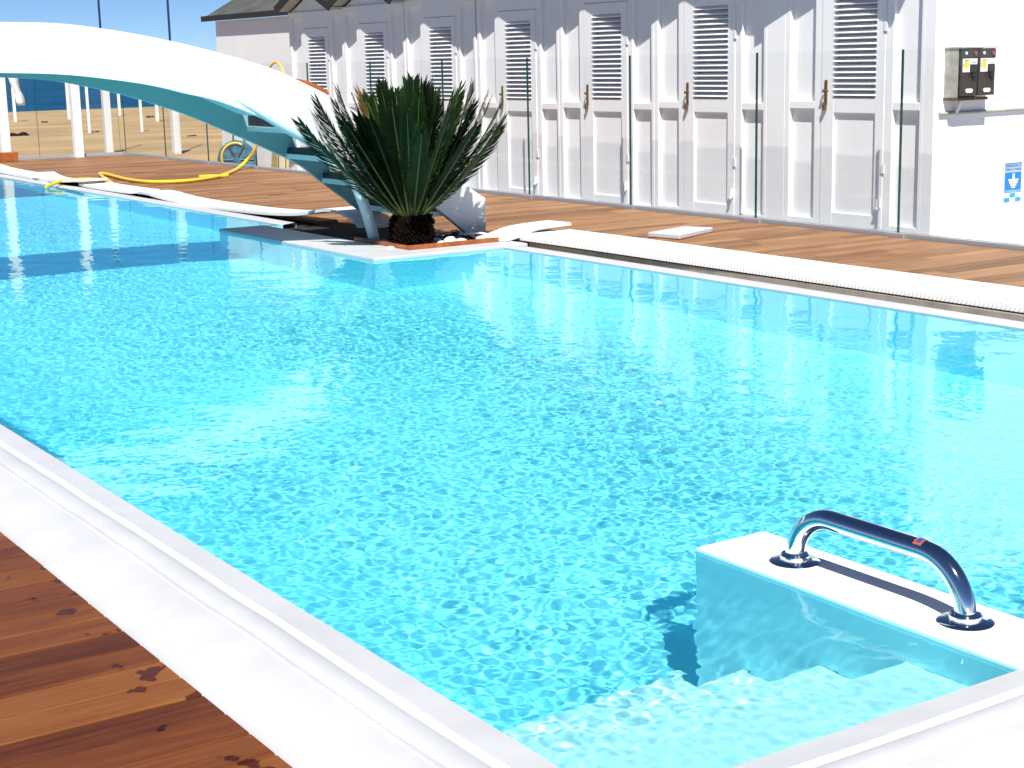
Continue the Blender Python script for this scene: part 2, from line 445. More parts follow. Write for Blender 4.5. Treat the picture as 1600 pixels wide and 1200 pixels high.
def far_edges():
    # white lip and open overflow gutter along the cabin side
    lip = [(0, -.05), (-.003, .008), (.02, .014), (.11, .022), (.125, .016), (.127, -.085)]
    mb = sweep([(WX1, WY0 - .5), (WX1, WYN + .24)], lip, 1); o = mb.build('gutter_lip', M_plast, smooth=True); tag(o, kind='structure')
    mb = MB(); mb.box(WX1 + .1, 7.66, 1.9, WYN + .24, -.2, -.085); mb.box(7.60, 7.638, 1.9, WYN + .24, -.085, -.006)
    tag(mb.build('overflow_gutter', M_gutter), kind='structure')
    # nook: broad white rim in front and at the side of the planter
    mb = MB()
    def rim(x0, x1, y0, y1): mb.box(x0, x1, y0, y1, -.06, .024)
    rim(WXN - .008, 6.43, WYN - .008, WYM + .0); rim(6.4301, 7.42, WYN - .008, 11.30)
    o = mb.build('nook_rim', M_plast, bevel=.008); tag(o, kind='structure')
    lip2 = [(0, -.05), (-.003, .008), (.02, .014), (.13, .024), (.145, .016), (.147, -.07)]
    mb = sweep([(WXF, WYM), (WXF, WY1 + .3)], lip2, 1); tag(mb.build('far_gutter_lip', M_plast, smooth=True), kind='structure')
    mb = MB(); mb.box(WXF + .12, 7.1, WYM, WY1 + .3, -.2, -.05); tag(mb.build('far_overflow_gutter', M_gutter2), kind='structure')
    mb = MB(); mb.box(1.4, WXF + .3, WY1, WY1 + .36, -.1, .02); tag(mb.build('far_end_coping', M_plast), kind='structure')
    mb = MB(); mb.box(6.43, 7.42, 11.30, 14.3, -.3, -.03); tag(mb.build('planter_soil', M_soil), kind='structure')
far_edges()

# pier block with the grab rail
def pier():
    mb = MB(); mb.box(3.13, 3.425, WY0 + .002, 3.735, -1.498, .013)
    o = mb.build('pool_pier', M_linerw, bevel=.006); o.data.materials.append(M_white)
    for p in o.data.polygons:
        if p.normal.z > .5: p.material_index = 1
    o.cycles.is_caustics_receiver = True
    tag(o, 'narrow white block standing in the pool beside the submerged steps under the steel handle', 'pool pier')
pier()
def grab_rail():
    t = thing('grab_rail', 'polished stainless steel grab handle bolted on top of the white pool block', 'grab rail', (3.275, 3.1, .013))
    y0, y1 = .335, -.333; h = .168; r = .155
    pts = [(0, y0, 0), (0, y0, h - r)]
    for k in range(1, 13):
        a = PI / 2 * k / 12; pts.append((0, y0 - r * (1 - math.cos(a)), h - r + r * math.sin(a)))
    for k in range(0, 13):
        a = PI / 2 * k / 12; pts.append((0, y1 + r * (1 - math.sin(a)), h - r + r * math.cos(a)))
    pts += [(0, y1, 0)]
    MB().tube(pts, .030, 24).build('tube', M_steel, t, smooth=True)
    for y in (y0, y1):
        MB().lathe([(.078, 0), (.078, .004), (.072, .008), (.046, .010), (.045, .024), (.040, .030), (.031, .031)], (0, y, 0), 36).build('flange', M_steel, t, smooth=True)
    # small red and blue sticker near the bend
    M_st = mat('red_sticker', (.42, .09, .05), .4); M_sb = mat('blue_sticker', (.05, .06, .22), .4)
    s = MB()
    for (w, mi, rr) in ((.030, 0, .0304), (.018, 1, .0308)):
        s.cur = mi; n = 8; vs = []; a0 = R(60 if mi == 0 else 72); a1 = R(142 if mi == 0 else 128)
        for i in range(n + 1):
            a = a0 + (a1 - a0) * i / n
            vs += [(rr * math.cos(a), -.172 - w / 2, h + rr * math.sin(a)), (rr * math.cos(a), -.172 + w / 2, h + rr * math.sin(a))]
        s.add(vs, [(2 * i, 2 * i + 1, 2 * i + 3, 2 * i + 2) for i in range(n)])
    s.build('sticker', [M_st, M_sb], t)
grab_rail()

# ------------------------------------------------------------------ gutter covers (loose white grating strips)
def strip(name, label, cl, width, thick=.035, teeth=False, teeth_side=-1, group='white gutter gratings lifted off the overflow channel', lift=None):
    """cl: list of (x, y, z) along the centre line; slab follows it"""
    mb = MB(); P = [Vector(p) for p in cl]; n = len(P); vs = []
    for i, p in enumerate(P):
        a = P[max(0, i - 1)]; b = P[min(n - 1, i + 1)]; t = (b - a); t.z = 0; t.normalize(); s = Vector((t.y, -t.x, 0))
        w = width / 2
        vs += [p - s * w, p + s * w, p + s * w + Vector((0, 0, thick)), p - s * w + Vector((0, 0, thick))]
    fs = [(0, 1, 2, 3), tuple(4 * (n - 1) + k for k in (3, 2, 1, 0))]
    for i in range(n - 1):
        for k in range(4):
            l = (k + 1) % 4; fs.append((4 * i + k, 4 * (i + 1) + k, 4 * (i + 1) + l, 4 * i + l))
    mb.add(vs, fs)
    if teeth:
        acc = 0
        for i in range(n - 1):
            a, b = P[i], P[i + 1]; L = (b - a).length; t = (b - a) / L; s = Vector((t.y, -t.x, 0)).normalized()
            while acc < L:
                c = a + t * acc + s * (teeth_side * (width / 2))
                M = Matrix.Translation(c) @ Matrix(((s.x, t.x, 0, 0), (s.y, t.y, 0, 0), (s.z, t.z, 1, 0), (0, 0, 0, 1)))
                mb.box(-.012, .007, -.009, .009, .002, thick - .012, M); acc += .033
            acc -= L
    o = mb.build(name, M_grate); tag(o, label, 'gutter cover', group); return o
def smooth_path(pts, step=.12):
    P = [Vector(p) for p in pts]; out = []
    for i in range(len(P) - 1):
        p0 = P[max(0, i - 1)]; p1 = P[i]; p2 = P[i + 1]; p3 = P[min(len(P) - 1, i + 2)]
        n = max(2, int((p2 - p1).length / step))
        for k in range(n):
            t = k / n
            out.append(.5 * ((2 * p1) + (p2 - p0) * t + (2 * p0 - 5 * p1 + 4 * p2 - p3) * t * t + (3 * p1 - p0 - 3 * p2 + p3) * t ** 3))
    return out + [P[-1]]
strip('gutter_cover', 'long white slatted gutter cover lying along the cabin side of the pool', smooth_path([(7.97, 1.9, .004), (7.96, 4, .004), (7.93, 6.5, .004), (7.90, 9, .006), (7.87, 10.4, .012), (7.86, 11.45, .010)]), .60, .042, True, -1)
strip('gutter_cover', 'short white gutter cover lying across the deck corner beside the planter', smooth_path([(7.27, 11.36, .028), (7.5, 11.50, .034), (7.85, 11.72, .054), (8.28, 11.80, .060)]), .30, .03, True, 1)
M5 = smooth_path([(7.02, 18.6, .035), (6.98, 18.2, .05), (6.93, 17.4, .03), (6.95, 16.4, .02), (7.02, 15.2, .025), (7.08, 14.4, .06), (7.12, 13.75, .14), (7.1, 13.2, .09), (7.0, 12.9, .05)])
strip('gutter_cover', 'wavy white gutter cover bending from the far pool edge into the shade under the bridge', M5, .36, .03, True, -1)
strip('gutter_cover', 'short white gutter cover lying flat between the yellow hose and the wavy cover', smooth_path([(6.98, 20.6, .03), (6.96, 20.0, .03), (6.97, 19.2, .03), (7.0, 18.8, .03)]), .40, .03)
strip('gutter_cover', 'white gutter cover bowed upward where the yellow hose crosses it', smooth_path([(7.06, 23.1, .05), (6.95, 22.2, .02), (6.88, 21.2, .05), (6.92, 20.4, .10)]), .36, .03)
strip('gutter_cover', 'straight white gutter cover along the far pool edge left of the yellow hose', smooth_path([(7.0, 25.6, .06), (6.98, 24.9, .035), (6.94, 23.8, .03), (6.92, 22.6, .03)]), .36, .03)
strip('gutter_cover', 'white gutter cover at the left edge of the photo near the sea side', smooth_path([(6.95, 27.5, .03), (6.93, 26.8, .03), (6.92, 25.9, .03)]), .36, .03)

def tile():
    mb = MB(); a, b, c, d = (8.50, 10.82), (9.07, 10.72), (9.10, 10.18), (8.53, 10.28)
    pts = [G(1012, 371), G(1068, 361), G(1114, 363), G(1062, 375)]
    pts = [(p.x, p.y) for p in pts]
    mb.prism(pts, 'z', .003, .045)
    o = mb.build('drain_lid', M_plast, bevel=.008)
    tag(o, 'loose square white lid lying on the far boards in front of the cabins', 'drain lid')
tile()

# ------------------------------------------------------------------ glass fences
def pane_mesh(y0, y1, x, z0, z1, along='y', th=.018):
    mb = MB()
    if along == 'y': mb.box(x - th / 2, x + th / 2, y0, y1, z0, z1)
    else: mb.box(y0, y1, x - th / 2, x + th / 2, z0, z1)
    return mb
def set_edges(o, axis):
    for p in o.data.polygons:
        if abs(p.normal[axis]) < .5: p.material_index = 1
        if abs(p.normal.z) > .5: p.material_index = 0
M_gtop = mat('pale_glass_top_edge', (.55, .66, .68), .2)
FX = 10.10
joints = [-1.0, 1.95, 3.80, 5.66, 7.52, 9.40, 11.18, 13.09, 14.96, 16.80, 18.62, 20.46, 22.32, 24.16, 26.0, 27.94]
def fence_side():
    t = thing('glass_fence', 'frameless clear glass fence along the boards in front of the white cabins', 'glass fence', (FX, 0, 0))
    for a, b in zip(joints[:-1], joints[1:]):
        o = pane_mesh(a + .006, b - .006, 0, .02, 1.548).build('glass_pane', [M_glass, M_gedge, M_gtop], t); set_edges(o, 0)
    mb = MB(); mb.box(-.045, -.012, joints[0], 27.98, -.05, .034); mb.box(.012, .045, joints[0], 27.98, -.05, .034); mb.box(-.05, .05, joints[0], 27.98, -.08, -.05)
    mb.build('base_channel', M_alu, t)
    mb = MB()
    for j in joints[1:-1]: mb.box(-.058, -.047, j - .11, j + .11, -.02, .028)
    mb.build('channel_joint_plates', M_alu, t)['kind'] = 'stuff'
fence_side()
def fence_sea():
    t = thing('glass_fence', 'frameless clear glass fence closing the deck towards the beach and the sea', 'glass fence', (0, 27.97, 0))
    xs = [-2.0, .3, 2.2, 4.4, 6.4, 8.55, 10.02]
    for a, b in zip(xs[:-1], xs[1:]):
        o = pane_mesh(a + .006, b - .006, 0, .02, 1.548, 'x').build('glass_pane', [M_glass, M_gedge, M_gtop], t); set_edges(o, 1)
    mb = MB(); mb.box(-2, 10.04, -.045, -.012, -.05, .05); mb.box(-2, 10.04, .012, .045, -.05, .05)
    mb.build('base_channel', M_alu, t)
fence_sea()

def post(x, y, z0, h, w, label, cat='post', name='white_post', group=None, top=True):
    mb = MB(); mb.box(-w / 2, w / 2, -w / 2, w / 2, 0, h)
    o = mb.build(name, M_white, bevel=.01); o.location = (x, y, z0); tag(o, label, cat, group); return o
p = G(6, 251); post(p.x, 27.85, -.02, 2.3, .15, 'thick white post against the sea fence, at the left edge of the photo', group='white posts of the sea fence')
p = G(119, 245); post(p.x, 27.85, -.02, 2.3, .15, 'thick white post against the sea fence, seen under the middle of the bridge', group='white posts of the sea fence')
def mast(px, base_y, topx, label):
    z0 = -.15; q = G(px, base_y, z0)
    t = thing('mast', label, 'mast', (q.x, q.y, z0), group='masts behind the glass fence')
    mb = MB(); mb.box(-.07, .07, -.07, .07, 0, 2.1); mb.build('base_post', M_galv2, t, bevel=.01)
    M_mast = bpy.data.materials.get('navy_mast') or mat('navy_mast', (.01, .03, .10), .4)
    MB().tube([(0, 0, 2.1), (0, 0, 6.0)], .022, 12).build('pole', M_mast, t, smooth=True)
mast(171, 240, 152, 'slim dark mast on a white foot behind the glass corner, left one of two')
mast(277, 241, 272, 'slim dark mast on a white foot behind the glass, nearer the white hut')
for (x, y, hh, lab) in ((108, 186, 2.1, 'thin white pole standing in the sand just left of the thick fence post'),
                   (187, 180, 2.1, 'thin white pole in the sand beside the left mast'),
                   (222, 207, 1.9, 'thin white pole in the sand midway between the two masts'),
                   (140, 209, 2.0, 'thin grey pole in the sand right of the thick fence post'),
                   (246, 190, 1.9, 'thin white pole far out on the sand near the right mast'),
                   (24, 190, 2.2, 'thin white beach pole with a towel hanging from it')):
    q = G(x, y, -.30)
    z0 = -.14 - max(0, q.y - 29) * .0085 - .02
    q = G(x, y, z0)
    w = .10 if q.y > 45 else .07
    post(q.x, q.y, z0 - .1, hh + .1, w, lab, 'pole', 'beach_pole', 'poles standing on the beach')
    if x == 24:
        mb = MB(); n = 8; vs = []
        for i in range(n + 1):
            zz = 1.75 - 1.15 * i / n
            for s_, dy in ((-.16 - .02 * math.sin(i), -.05), (.0, -.12), (.16 + .03 * math.sin(i * 1.3), -.05)):
                vs.append((s_ + i * .035, dy - .02 * (i % 2), zz))
        mb.add(vs, [(3 * i + k, 3 * i + k + 1, 3 * i + k + 4, 3 * i + k + 3) for i in range(n) for k in (0, 1)])
        o = mb.build('towel', M_white, smooth=True); o.location = (q.x, q.y, z0)
        sm = o.modifiers.new('thick', 'SOLIDIFY'); sm.thickness = .03
        tag(o, 'white towel hanging from the thin beach pole at the left edge', 'towel')
# drift bits on the sand
for i, (x, y, s_) in enumerate(((29, 214, .55), (70, 192, .3), (149, 208, .28), (300, 215, .3), (235, 184, .35))):
    q = G(x, y, -.45); mb = MB()
    z0 = -.14 - max(0, q.y - 29) * .0085
    q = G(x, y, z0)
    n = 9; vs = [(0, 0, .5 * s_ * .3)]
    rnd = random.Random(i)
    ring = [(s_ * (.7 + .5 * rnd.random()) * math.cos(2 * PI * k / n) * .6, s_ * (.7 + .5 * rnd.random()) * math.sin(2 * PI * k / n) * .5, -.02) for k in range(n)]
    mid = [(a * .6, b * .6, s_ * .16 * (.6 + rnd.random())) for a, b, c in ring]
    mb.add(vs + mid + ring, [(0, 1 + k, 1 + (k + 1) % n) for k in range(n)] + [(1 + k, 1 + n + k, 1 + n + (k + 1) % n, 1 + (k + 1) % n) for k in range(n)])
    o = mb.build('seaweed_clump', M_trunk); o.location = q
    tag(o, 'small dark clump of dried seaweed lying on the sand behind the glass', 'seaweed', 'seaweed clumps on the sand')

# ------------------------------------------------------------------ beach cabins
CX, CY, TILT = 10.409, 9.331, .012
def make_cabin():
    t = thing('beach_cabin', '', 'beach cabin', group='white beach cabins in a row')
    W_ = 1.696; RZ = 2.43; PITCH = .42; RID = RZ + W_ / 2 * PITCH
    mb = MB()   # body (its front is the sunken panel plane) with raised stiles and rails
    prof = [(.002, -.2), (W_ - .002, -.2), (W_ - .002, RZ - .02), (W_ / 2, RID - .05), (.002, RZ - .02)]
    mb.prism(prof, 'x', .046, 2.6)
    def raised(y0, y1, z0, z1, x0=0.0): mb.box(x0, .047, y0, y1, z0, z1)
    A0, A1, D0, D1, B0, B1 = .046, .353, .446, 1.21, 1.305, 1.632
    for y0, y1 in ((.0, A0), (A1, D0 - .004), (D1 + .004, B0), (B1, W_)): raised(y0, y1, -.2, RZ - .03)
    for y0, y1 in ((A0, A1), (B0, B1)):
        raised(y0, y1, -.2, .05, .001); raised(y0, y1, 1.045, 1.115, .001); raised(y0, y1, RZ - .12, RZ - .03, .001)
    raised(D0 - .004, D1 + .004, 2.165, RZ - .03, .001)
    o = mb.build('wall', M_cabin, t, bevel=.005)
    # door: stiles and rails round a louvre and a sunken lower panel
    L0, L1 = .549, 1.056
    mb = MB(); X0 = -.006
    for y0, y1 in ((D0, L0), (L1, D1)): mb.box(X0, .044, y0, y1, -.08, 2.16)
    for z0, z1 in ((-.08, .12), (1.015, 1.15), (2.04, 2.16)): mb.box(X0 + .001, .0435, L0, L1, z0, z1)
    mb.box(.018, .044, L0, L1, .12, 1.015)
    d = mb.build('door', M_cabin, t, bevel=.003)
    mb = MB(); z = 1.155
    while z < 2.03:
        M = Matrix.Translation((.008, 0, z + .026)) @ Matrix.Rotation(R(-33), 4, 'Y')
        mb.box(-.026, .02, L0 - .002, L1 + .002, -.004, .004, M); z += .0495
    mb.build('louvre', M_slat, d)
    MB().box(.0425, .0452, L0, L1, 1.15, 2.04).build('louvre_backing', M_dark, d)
    # bronze handle on a long plate with a hanging padlock
    h = MB(); h.box(-.016, -.006, 1.135, 1.163, 1.085, 1.305)
    h.tube([(-.012, 1.15, 1.215), (-.045, 1.15, 1.215), (-.05, 1.148, 1.213), (-.05, 1.085, 1.208)], .008, 8)
    h.tube([(-.012, 1.15, 1.20), (-.03, 1.18, 1.20)], .006, 8)
    h.build('handle', M_bronze, d, smooth=True)
    k = MB(); k.box(-.040, -.012, 1.136, 1.166, 1.035, 1.085)
    k.tube([(-.026, 1.141 + .010 * (1 - math.cos(a)), 1.085 + .022 * math.sin(a)) for a in [PI * i / 8 for i in range(9)]], .0035, 8)
    k.build('padlock', M_bronze, d)
    mb = MB(); mb.box(-.045, -.006, .455, .478, .20, .275); mb.box(-.055, -.040, .445, .478, .185, .20)
    mb.build('door_stop', M_white, d)
    for z in (.5, 1.72): MB().box(-.015, -.004, D0 - .02, D0 + .012, z, z + .08).build('hinge', M_white, d)
    # gable roof: two sheets with overhang, dark barge boards along the front rake
    OV = .19; hw = W_ / 2; rise = hw * PITCH
    mb = MB(); th = .05
    mb.prism([(0, RZ), (hw, RZ + rise), (W_, RZ), (W_, RZ + th), (hw, RZ + rise + th), (0, RZ + th)], 'x', -OV, 2.7)
    rf = mb.build('roof', M_roof, t)
    mb = MB()
    mb.prism([(0, RZ - .055), (hw, RZ + rise - .055), (W_, RZ - .055), (W_, RZ + th + .012), (hw, RZ + rise + th + .012), (0, RZ + th + .012)], 'x', -OV - .03, -OV - .001)
    mb.build('barge_board', M_fascia, rf)
    mb = MB()
    mb.prism([(.001, RZ - .012), (hw, RZ + rise - .012), (W_ - .001, RZ - .012), (W_ - .001, RZ - .001), (hw, RZ + rise - .001), (.001, RZ - .001)], 'x', -OV, .03)
    mb.build('soffit', M_soffit, rf)
    return t
cab0 = make_cabin()
clab = ['white beach cabin at the row end, its side wall carrying the meter boxes',
        'white louvred beach cabin second in the row counted from the meter box wall',
        'white louvred beach cabin third in the row counted from the meter box wall',
        'white louvred beach cabin fourth in the row, its handle right of the palm tips',
        'white louvred beach cabin behind the right half of the palm crown',
        'white louvred beach cabin behind the left half of the palm crown',
        'white louvred beach cabin farthest from the camera, next to the plain hut wall']
starts = [.11, 2.055, 3.755, 5.455, 7.19, 8.905, 10.60]
cabs = []
for i, t0 in enumerate(starts):
    o = cab0 if i == 0 else copy_tree(cab0)
    o.location = (CX, CY + t0, -TILT * (t0 + .8)); o['label'] = clab[i]; cabs.append(o)
# only the end cabin shows its side wall, corner post and the wider post towards its neighbour
mb = MB(); mb.box(.0, 3.4, -.11, -.002, -.2, 3.3); mb.box(.012, 3.4, -.118, -.1105, -.2, .03)
mb.build('side_wall', M_cabin, cab0)
mb = MB(); mb.box(.0, .3, 1.697, 1.943, -.2, 2.40); mb.build('wide_post', M_cabin, cab0, bevel=.005)
mb = MB(); mb.box(-.19, 2.7, 1.697, 1.943, 2.40, 2.47); mb.build('valley_gutter', M_fascia, cab0)
for i, o in enumerate(cabs[3:], 3):   # narrow fillers keep the row closed
    pass

HX = 11.0
def hut():
    k = HX / CX; y0 = ON(452, 60, 0, HX).y; y1 = ON(338, 60, 0, HX).y; y2 = ON(322, 25, 0, HX).y
    ez = ON(400, 27, 0, HX - .07).z
    t = thing('storage_hut', 'plain white hut under a grey sheet roof at the sea end of the cabins', 'hut', (HX, 0, 0))
    MB().box(0, 2.6, y0 - .8, y1, -.5, ez - .01).build('wall', M_cabin, t)
    mb = MB(); a = .55; ov = .07; ya = y0 - .4
    mb.add([(-ov, ya, ez), (-ov, y2, ez), (2.6, y2, ez + a * 2.66), (2.6, ya, ez + a * 2.66),
            (-ov, ya, ez + .05), (-ov, y2, ez + .05), (2.6, y2, ez + .05 + a * 2.66), (2.6, ya, ez + .05 + a * 2.66)],
           [(0, 1, 2, 3), (4, 7, 6, 5), (0, 4, 5, 1), (1, 5, 6, 2), (2, 6, 7, 3), (3, 7, 4, 0)])
    rf = mb.build('roof', M_roof, t)
    MB().box(-ov - .02, -ov - .001, ya, y2 + .02, ez - .005, ez + .085).build('fascia', M_fascia, rf)
hut()

# ------------------------------------------------------------------ meter boxes, conduit, sign on the end wall (faces -Y)
WYP = CY + .0      # wall face at Y = CY
def end_wall_items():
    q0 = ON(1499, 148, 1, WYP - .166); q1 = ON(1557, 73, 1, WYP - .166)
    xa, xb = q0.x, q1.x; za = ON(1520, 150, 1, WYP - .166).z; zb = ON(1530, 75, 1, WYP - .166).z
    M_case = mat('weathered_grey_case', (.42, .40, .35), .6, var=.3, vscale=9)
    M_face = mat('dark_brown_panel', (.045, .036, .030), .35, var=.5, vscale=8)
    M_face2 = mat('dark_green_panel', (.03, .04, .03), .4)
    M_red = mat('red_button', (.30, .04, .05), .4); M_lab = mat('white_label', (.80, .80, .80), .5)
    M_yel = mat('yellow_mark', (.70, .55, .05), .5); M_rust = mat('rusty_bracket', (.17, .11, .05), .8, var=.5, vscale=15)
    mid = (xa + xb) / 2; cw = (xb - xa) / 2
    t = thing('meter_shelf', 'weathered grey bracket plate holding two dark meter boxes on the white end wall', 'meter shelf', (xa, WYP, za))
    d = .166
    mb = MB(); mb.box(-.004, .0, -d + .02, -.002, -.01, zb - za); mb.box(0, xb - xa, -.02, -.002, 0, zb - za)
    mb.build('case', M_case, t)
    mb = MB(); mb.box(-.012, xb - xa - .05, -d + .03, -.002, -.035, -.011); mb.build('shelf', M_rust, t)
    MB().box(-.012, xb - xa + .01, -d - .01, -.002, zb - za + .001, zb - za + .012).build('rain_cap', M_case, t)
    H_ = zb - za
    for i, lab in enumerate(('dark brown meter box with white label, left one of the pair on the end wall', 'dark brown meter box with white label, right one of the pair on the end wall')):
        x0 = xa + i * cw + .006; w = cw - .012
        t = thing('meter_box', lab, 'meter box', (x0, WYP - .022, za + .002), group='meter boxes on the end wall')
        yb = -d + .022
        MB().box(0, w, yb, 0, 0, H_ - .004).build('box', M_face, t, bevel=.006)
        MB().box(.004, w - .004, yb - .006, yb - .0005, H_ * .80, H_ - .012).build('top_panel', M_face2, t)
        mb = MB(); mb.box(w * .10, w * .52, yb - .004, yb - .0005, H_ * .50, H_ * .78); mb.box(w * .52, w * .95, yb - .004, yb - .0005, H_ * .66, H_ * .78)
        lb = mb.build('label', M_lab, t)
        mb = MB(); mb.lathe([(.0001, -.001), (.030, -.001), (.030, .0), (.0001, .0)], (w * .32, yb - .0045, H_ * .66), 16, Matrix.Rotation(PI / 2, 4, 'X') @ Matrix.Scale(1.25, 4, (0, 1, 0)))
        mb.build('yellow_mark', M_yel, lb)
        mb = MB()
        for k in range(3): mb.box(w * (.20 + .1 * k), w * (.26 + .1 * k), yb - .0055, yb - .0045, H_ * .735, H_ * .755)
        for k in range(3): mb.box(w * .12, w * .17, yb - .0055, yb - .0045, H_ * (.60 + .03 * k), H_ * (.612 + .03 * k))
        mb.box(w * .62, w * .85, yb - .0055, yb - .0045, H_ * .69, H_ * .70)
        mb.build('print', M_face2, lb)['kind'] = 'stuff'
        MB().box(w * .56, w * .93, yb - .012, yb - .0005, H_ * .50, H_ * .63).build('window', M_face2, t, bevel=.003)
        MB().lathe([(.018, 0), (.018, .012), (.012, .016)], (w * .80, yb - .006, H_ * .88), 16, Matrix.Rotation(PI / 2, 4, 'X')).build('button', M_red, t, smooth=True)
        MB().lathe([(.013, 0), (.013, .005), (.010, .007)], (w * .27, yb - .006, H_ * .89), 16, Matrix.Rotation(PI / 2, 4, 'X')).build('lamp', M_lab, t, smooth=True)
        MB().lathe([(.022, 0), (.022, .018), (.016, .020)], (w * .75, yb - .001, H_ * .42), 16, Matrix.Rotation(PI / 2, 4, 'X')).build('knob', M_bolt, t, smooth=True)
        mb = MB(); hw, hh = w * .21, H_ * .045
        ring = [(hw * math.copysign(1, math.cos(a)) * .55 + hw * .45 * math.cos(a), hh * math.sin(a)) for a in [PI / 12 + 2 * PI * k / 12 for k in range(12)]]
        mb.prism([(w * .52 + u, H_ * .11 + v) for u, v in ring], 'y', yb - .006, yb - .0005)
        pl = mb.build('number_plate', M_lab, t)
    # cable tails below, conduit
    q = ON(1470, 178, 1, WYP - .02)
    MB().tube([(q.x - .01, WYP - .016, q.z), (13.0, WYP - .016, q.z + .01)], .014, 12).build('conduit', M_case, smooth=True)
    o = bpy.data.objects['conduit']; tag(o, 'grey conduit pipe running along the white end wall below the meter boxes', 'conduit')
    q2 = ON(1500, 155, 1, WYP - .05)
    MB().tube([(q2.x, WYP - .06, za - .036), (q2.x - .005, WYP - .05, za - .06), (q2.x - .01, WYP - .03, za - .12), (q2.x - .01, WYP - .018, q.z + .01)], .016, 10).build('cable_sleeve', M_lab, smooth=True)
    tag(bpy.data.objects['cable_sleeve'], 'pale cable sleeve dropping from the meter boxes to the conduit', 'cable')
    # earthing sign
    s0 = ON(1568, 316, 1, WYP - .004); s1 = ON(1597, 253, 1, WYP - .004)
    x0, x1, z0, z1 = s0.x, s1.x, s0.z, s1.z; w = x1 - x0; h = z1 - z0
    t = thing('earthing_sign', 'small blue and white earthing sign with ground symbol fixed to the end wall', 'sign', (x0, WYP, z0))
    M_blue = mat('sign_blue', (.01, .19, .66), .4); M_or = mat('sign_orange', (.75, .42, .16), .5); M_navy = mat('sign_navy', (.02, .08, .30), .5)
    M_lb = mat('sign_light_blue', (.03, .30, .66), .4); M_pale = mat('sign_pale_blue', (.42, .55, .68), .4)
    MB().box(0, w, -.004, -.0005, 0, h).build('plate', M_pale, t)
    mb = MB(); mb.box(w * .02, w * .98, -.006, -.0041, h * .30, h * .755); mb.box(w * .0, w * 1.0, -.006, -.0041, h * .975, h * 1.0)
    mb.build('blue_field', M_blue, t)
    mb = MB(); mb.box(.0005, w * .33, -.006, -.0041, .0005, h * .105); mb.box(w * .66, w - .0005, -.006, -.0041, .0005, h * .105); mb.box(w * .33, w * .66, -.006, -.0041, h * .105, h * .21)
    mb.build('checker', M_lb, t)['kind'] = 'stuff'
    mb = MB(); mb.box(w * .46, w * .58, -.0072, -.0061, h * .58, h * .72)
    for k, (a, zc) in enumerate(((.30, .555), (.24, .485), (.17, .42), (.11, .365))): mb.box(w * (.52 - a), w * (.52 + a), -.0072, -.0061, h * (zc - .014), h * (zc + .025))
    mb.build('earth_symbol', M_lab, t)
    mb = MB()
    for k, (a, zc) in enumerate(((.25, .528), (.19, .458), (.13, .398))): mb.box(w * (.52 - a), w * (.52 + a), -.0072, -.0061, h * (zc - .018), h * (zc + .010))
    mb.build('symbol_bars', M_or, t)
    def text(s, cx, z, size, m):
        c = bpy.data.curves.new('lettering', 'FONT'); c.body = s; c.size = size; c.align_x = 'CENTER'; c.extrude = .0004
        o = bpy.data.objects.new('tmp_text', c); COL.objects.link(o); bpy.context.view_layer.update()
        me = bpy.data.meshes.new_from_object(o.evaluated_get(bpy.context.evaluated_depsgraph_get())); bpy.data.objects.remove(o)
        me.materials.clear(); me.materials.append(m); k = bpy.data.objects.new('lettering', me); COL.objects.link(k); k.parent = t
        k.location = (cx, -.0062, z); k.rotation_euler = (PI / 2, 0, 0)
        dx = k.dimensions.x
    mb = MB(); mb.box(w * .33, w * .66, -.0055, -.0041, .0005, h * .104); mb.box(.0005, w * .329, -.0055, -.0041, h * .106, h * .21); mb.box(w * .661, w - .0005, -.0055, -.0041, h * .106, h * .21)
    mb.build('white_checks', M_lab, t)['kind'] = 'stuff'
    text('DISPERSORE DI', w * .5, h * .89, w * .145, M_navy); text('TERRA E MASSA', w * .5, h * .80, w * .14, M_navy)
    text('IMPIANTO DI TERRA', w * .5, h * .235, w * .11, M_lb)
end_wall_items()

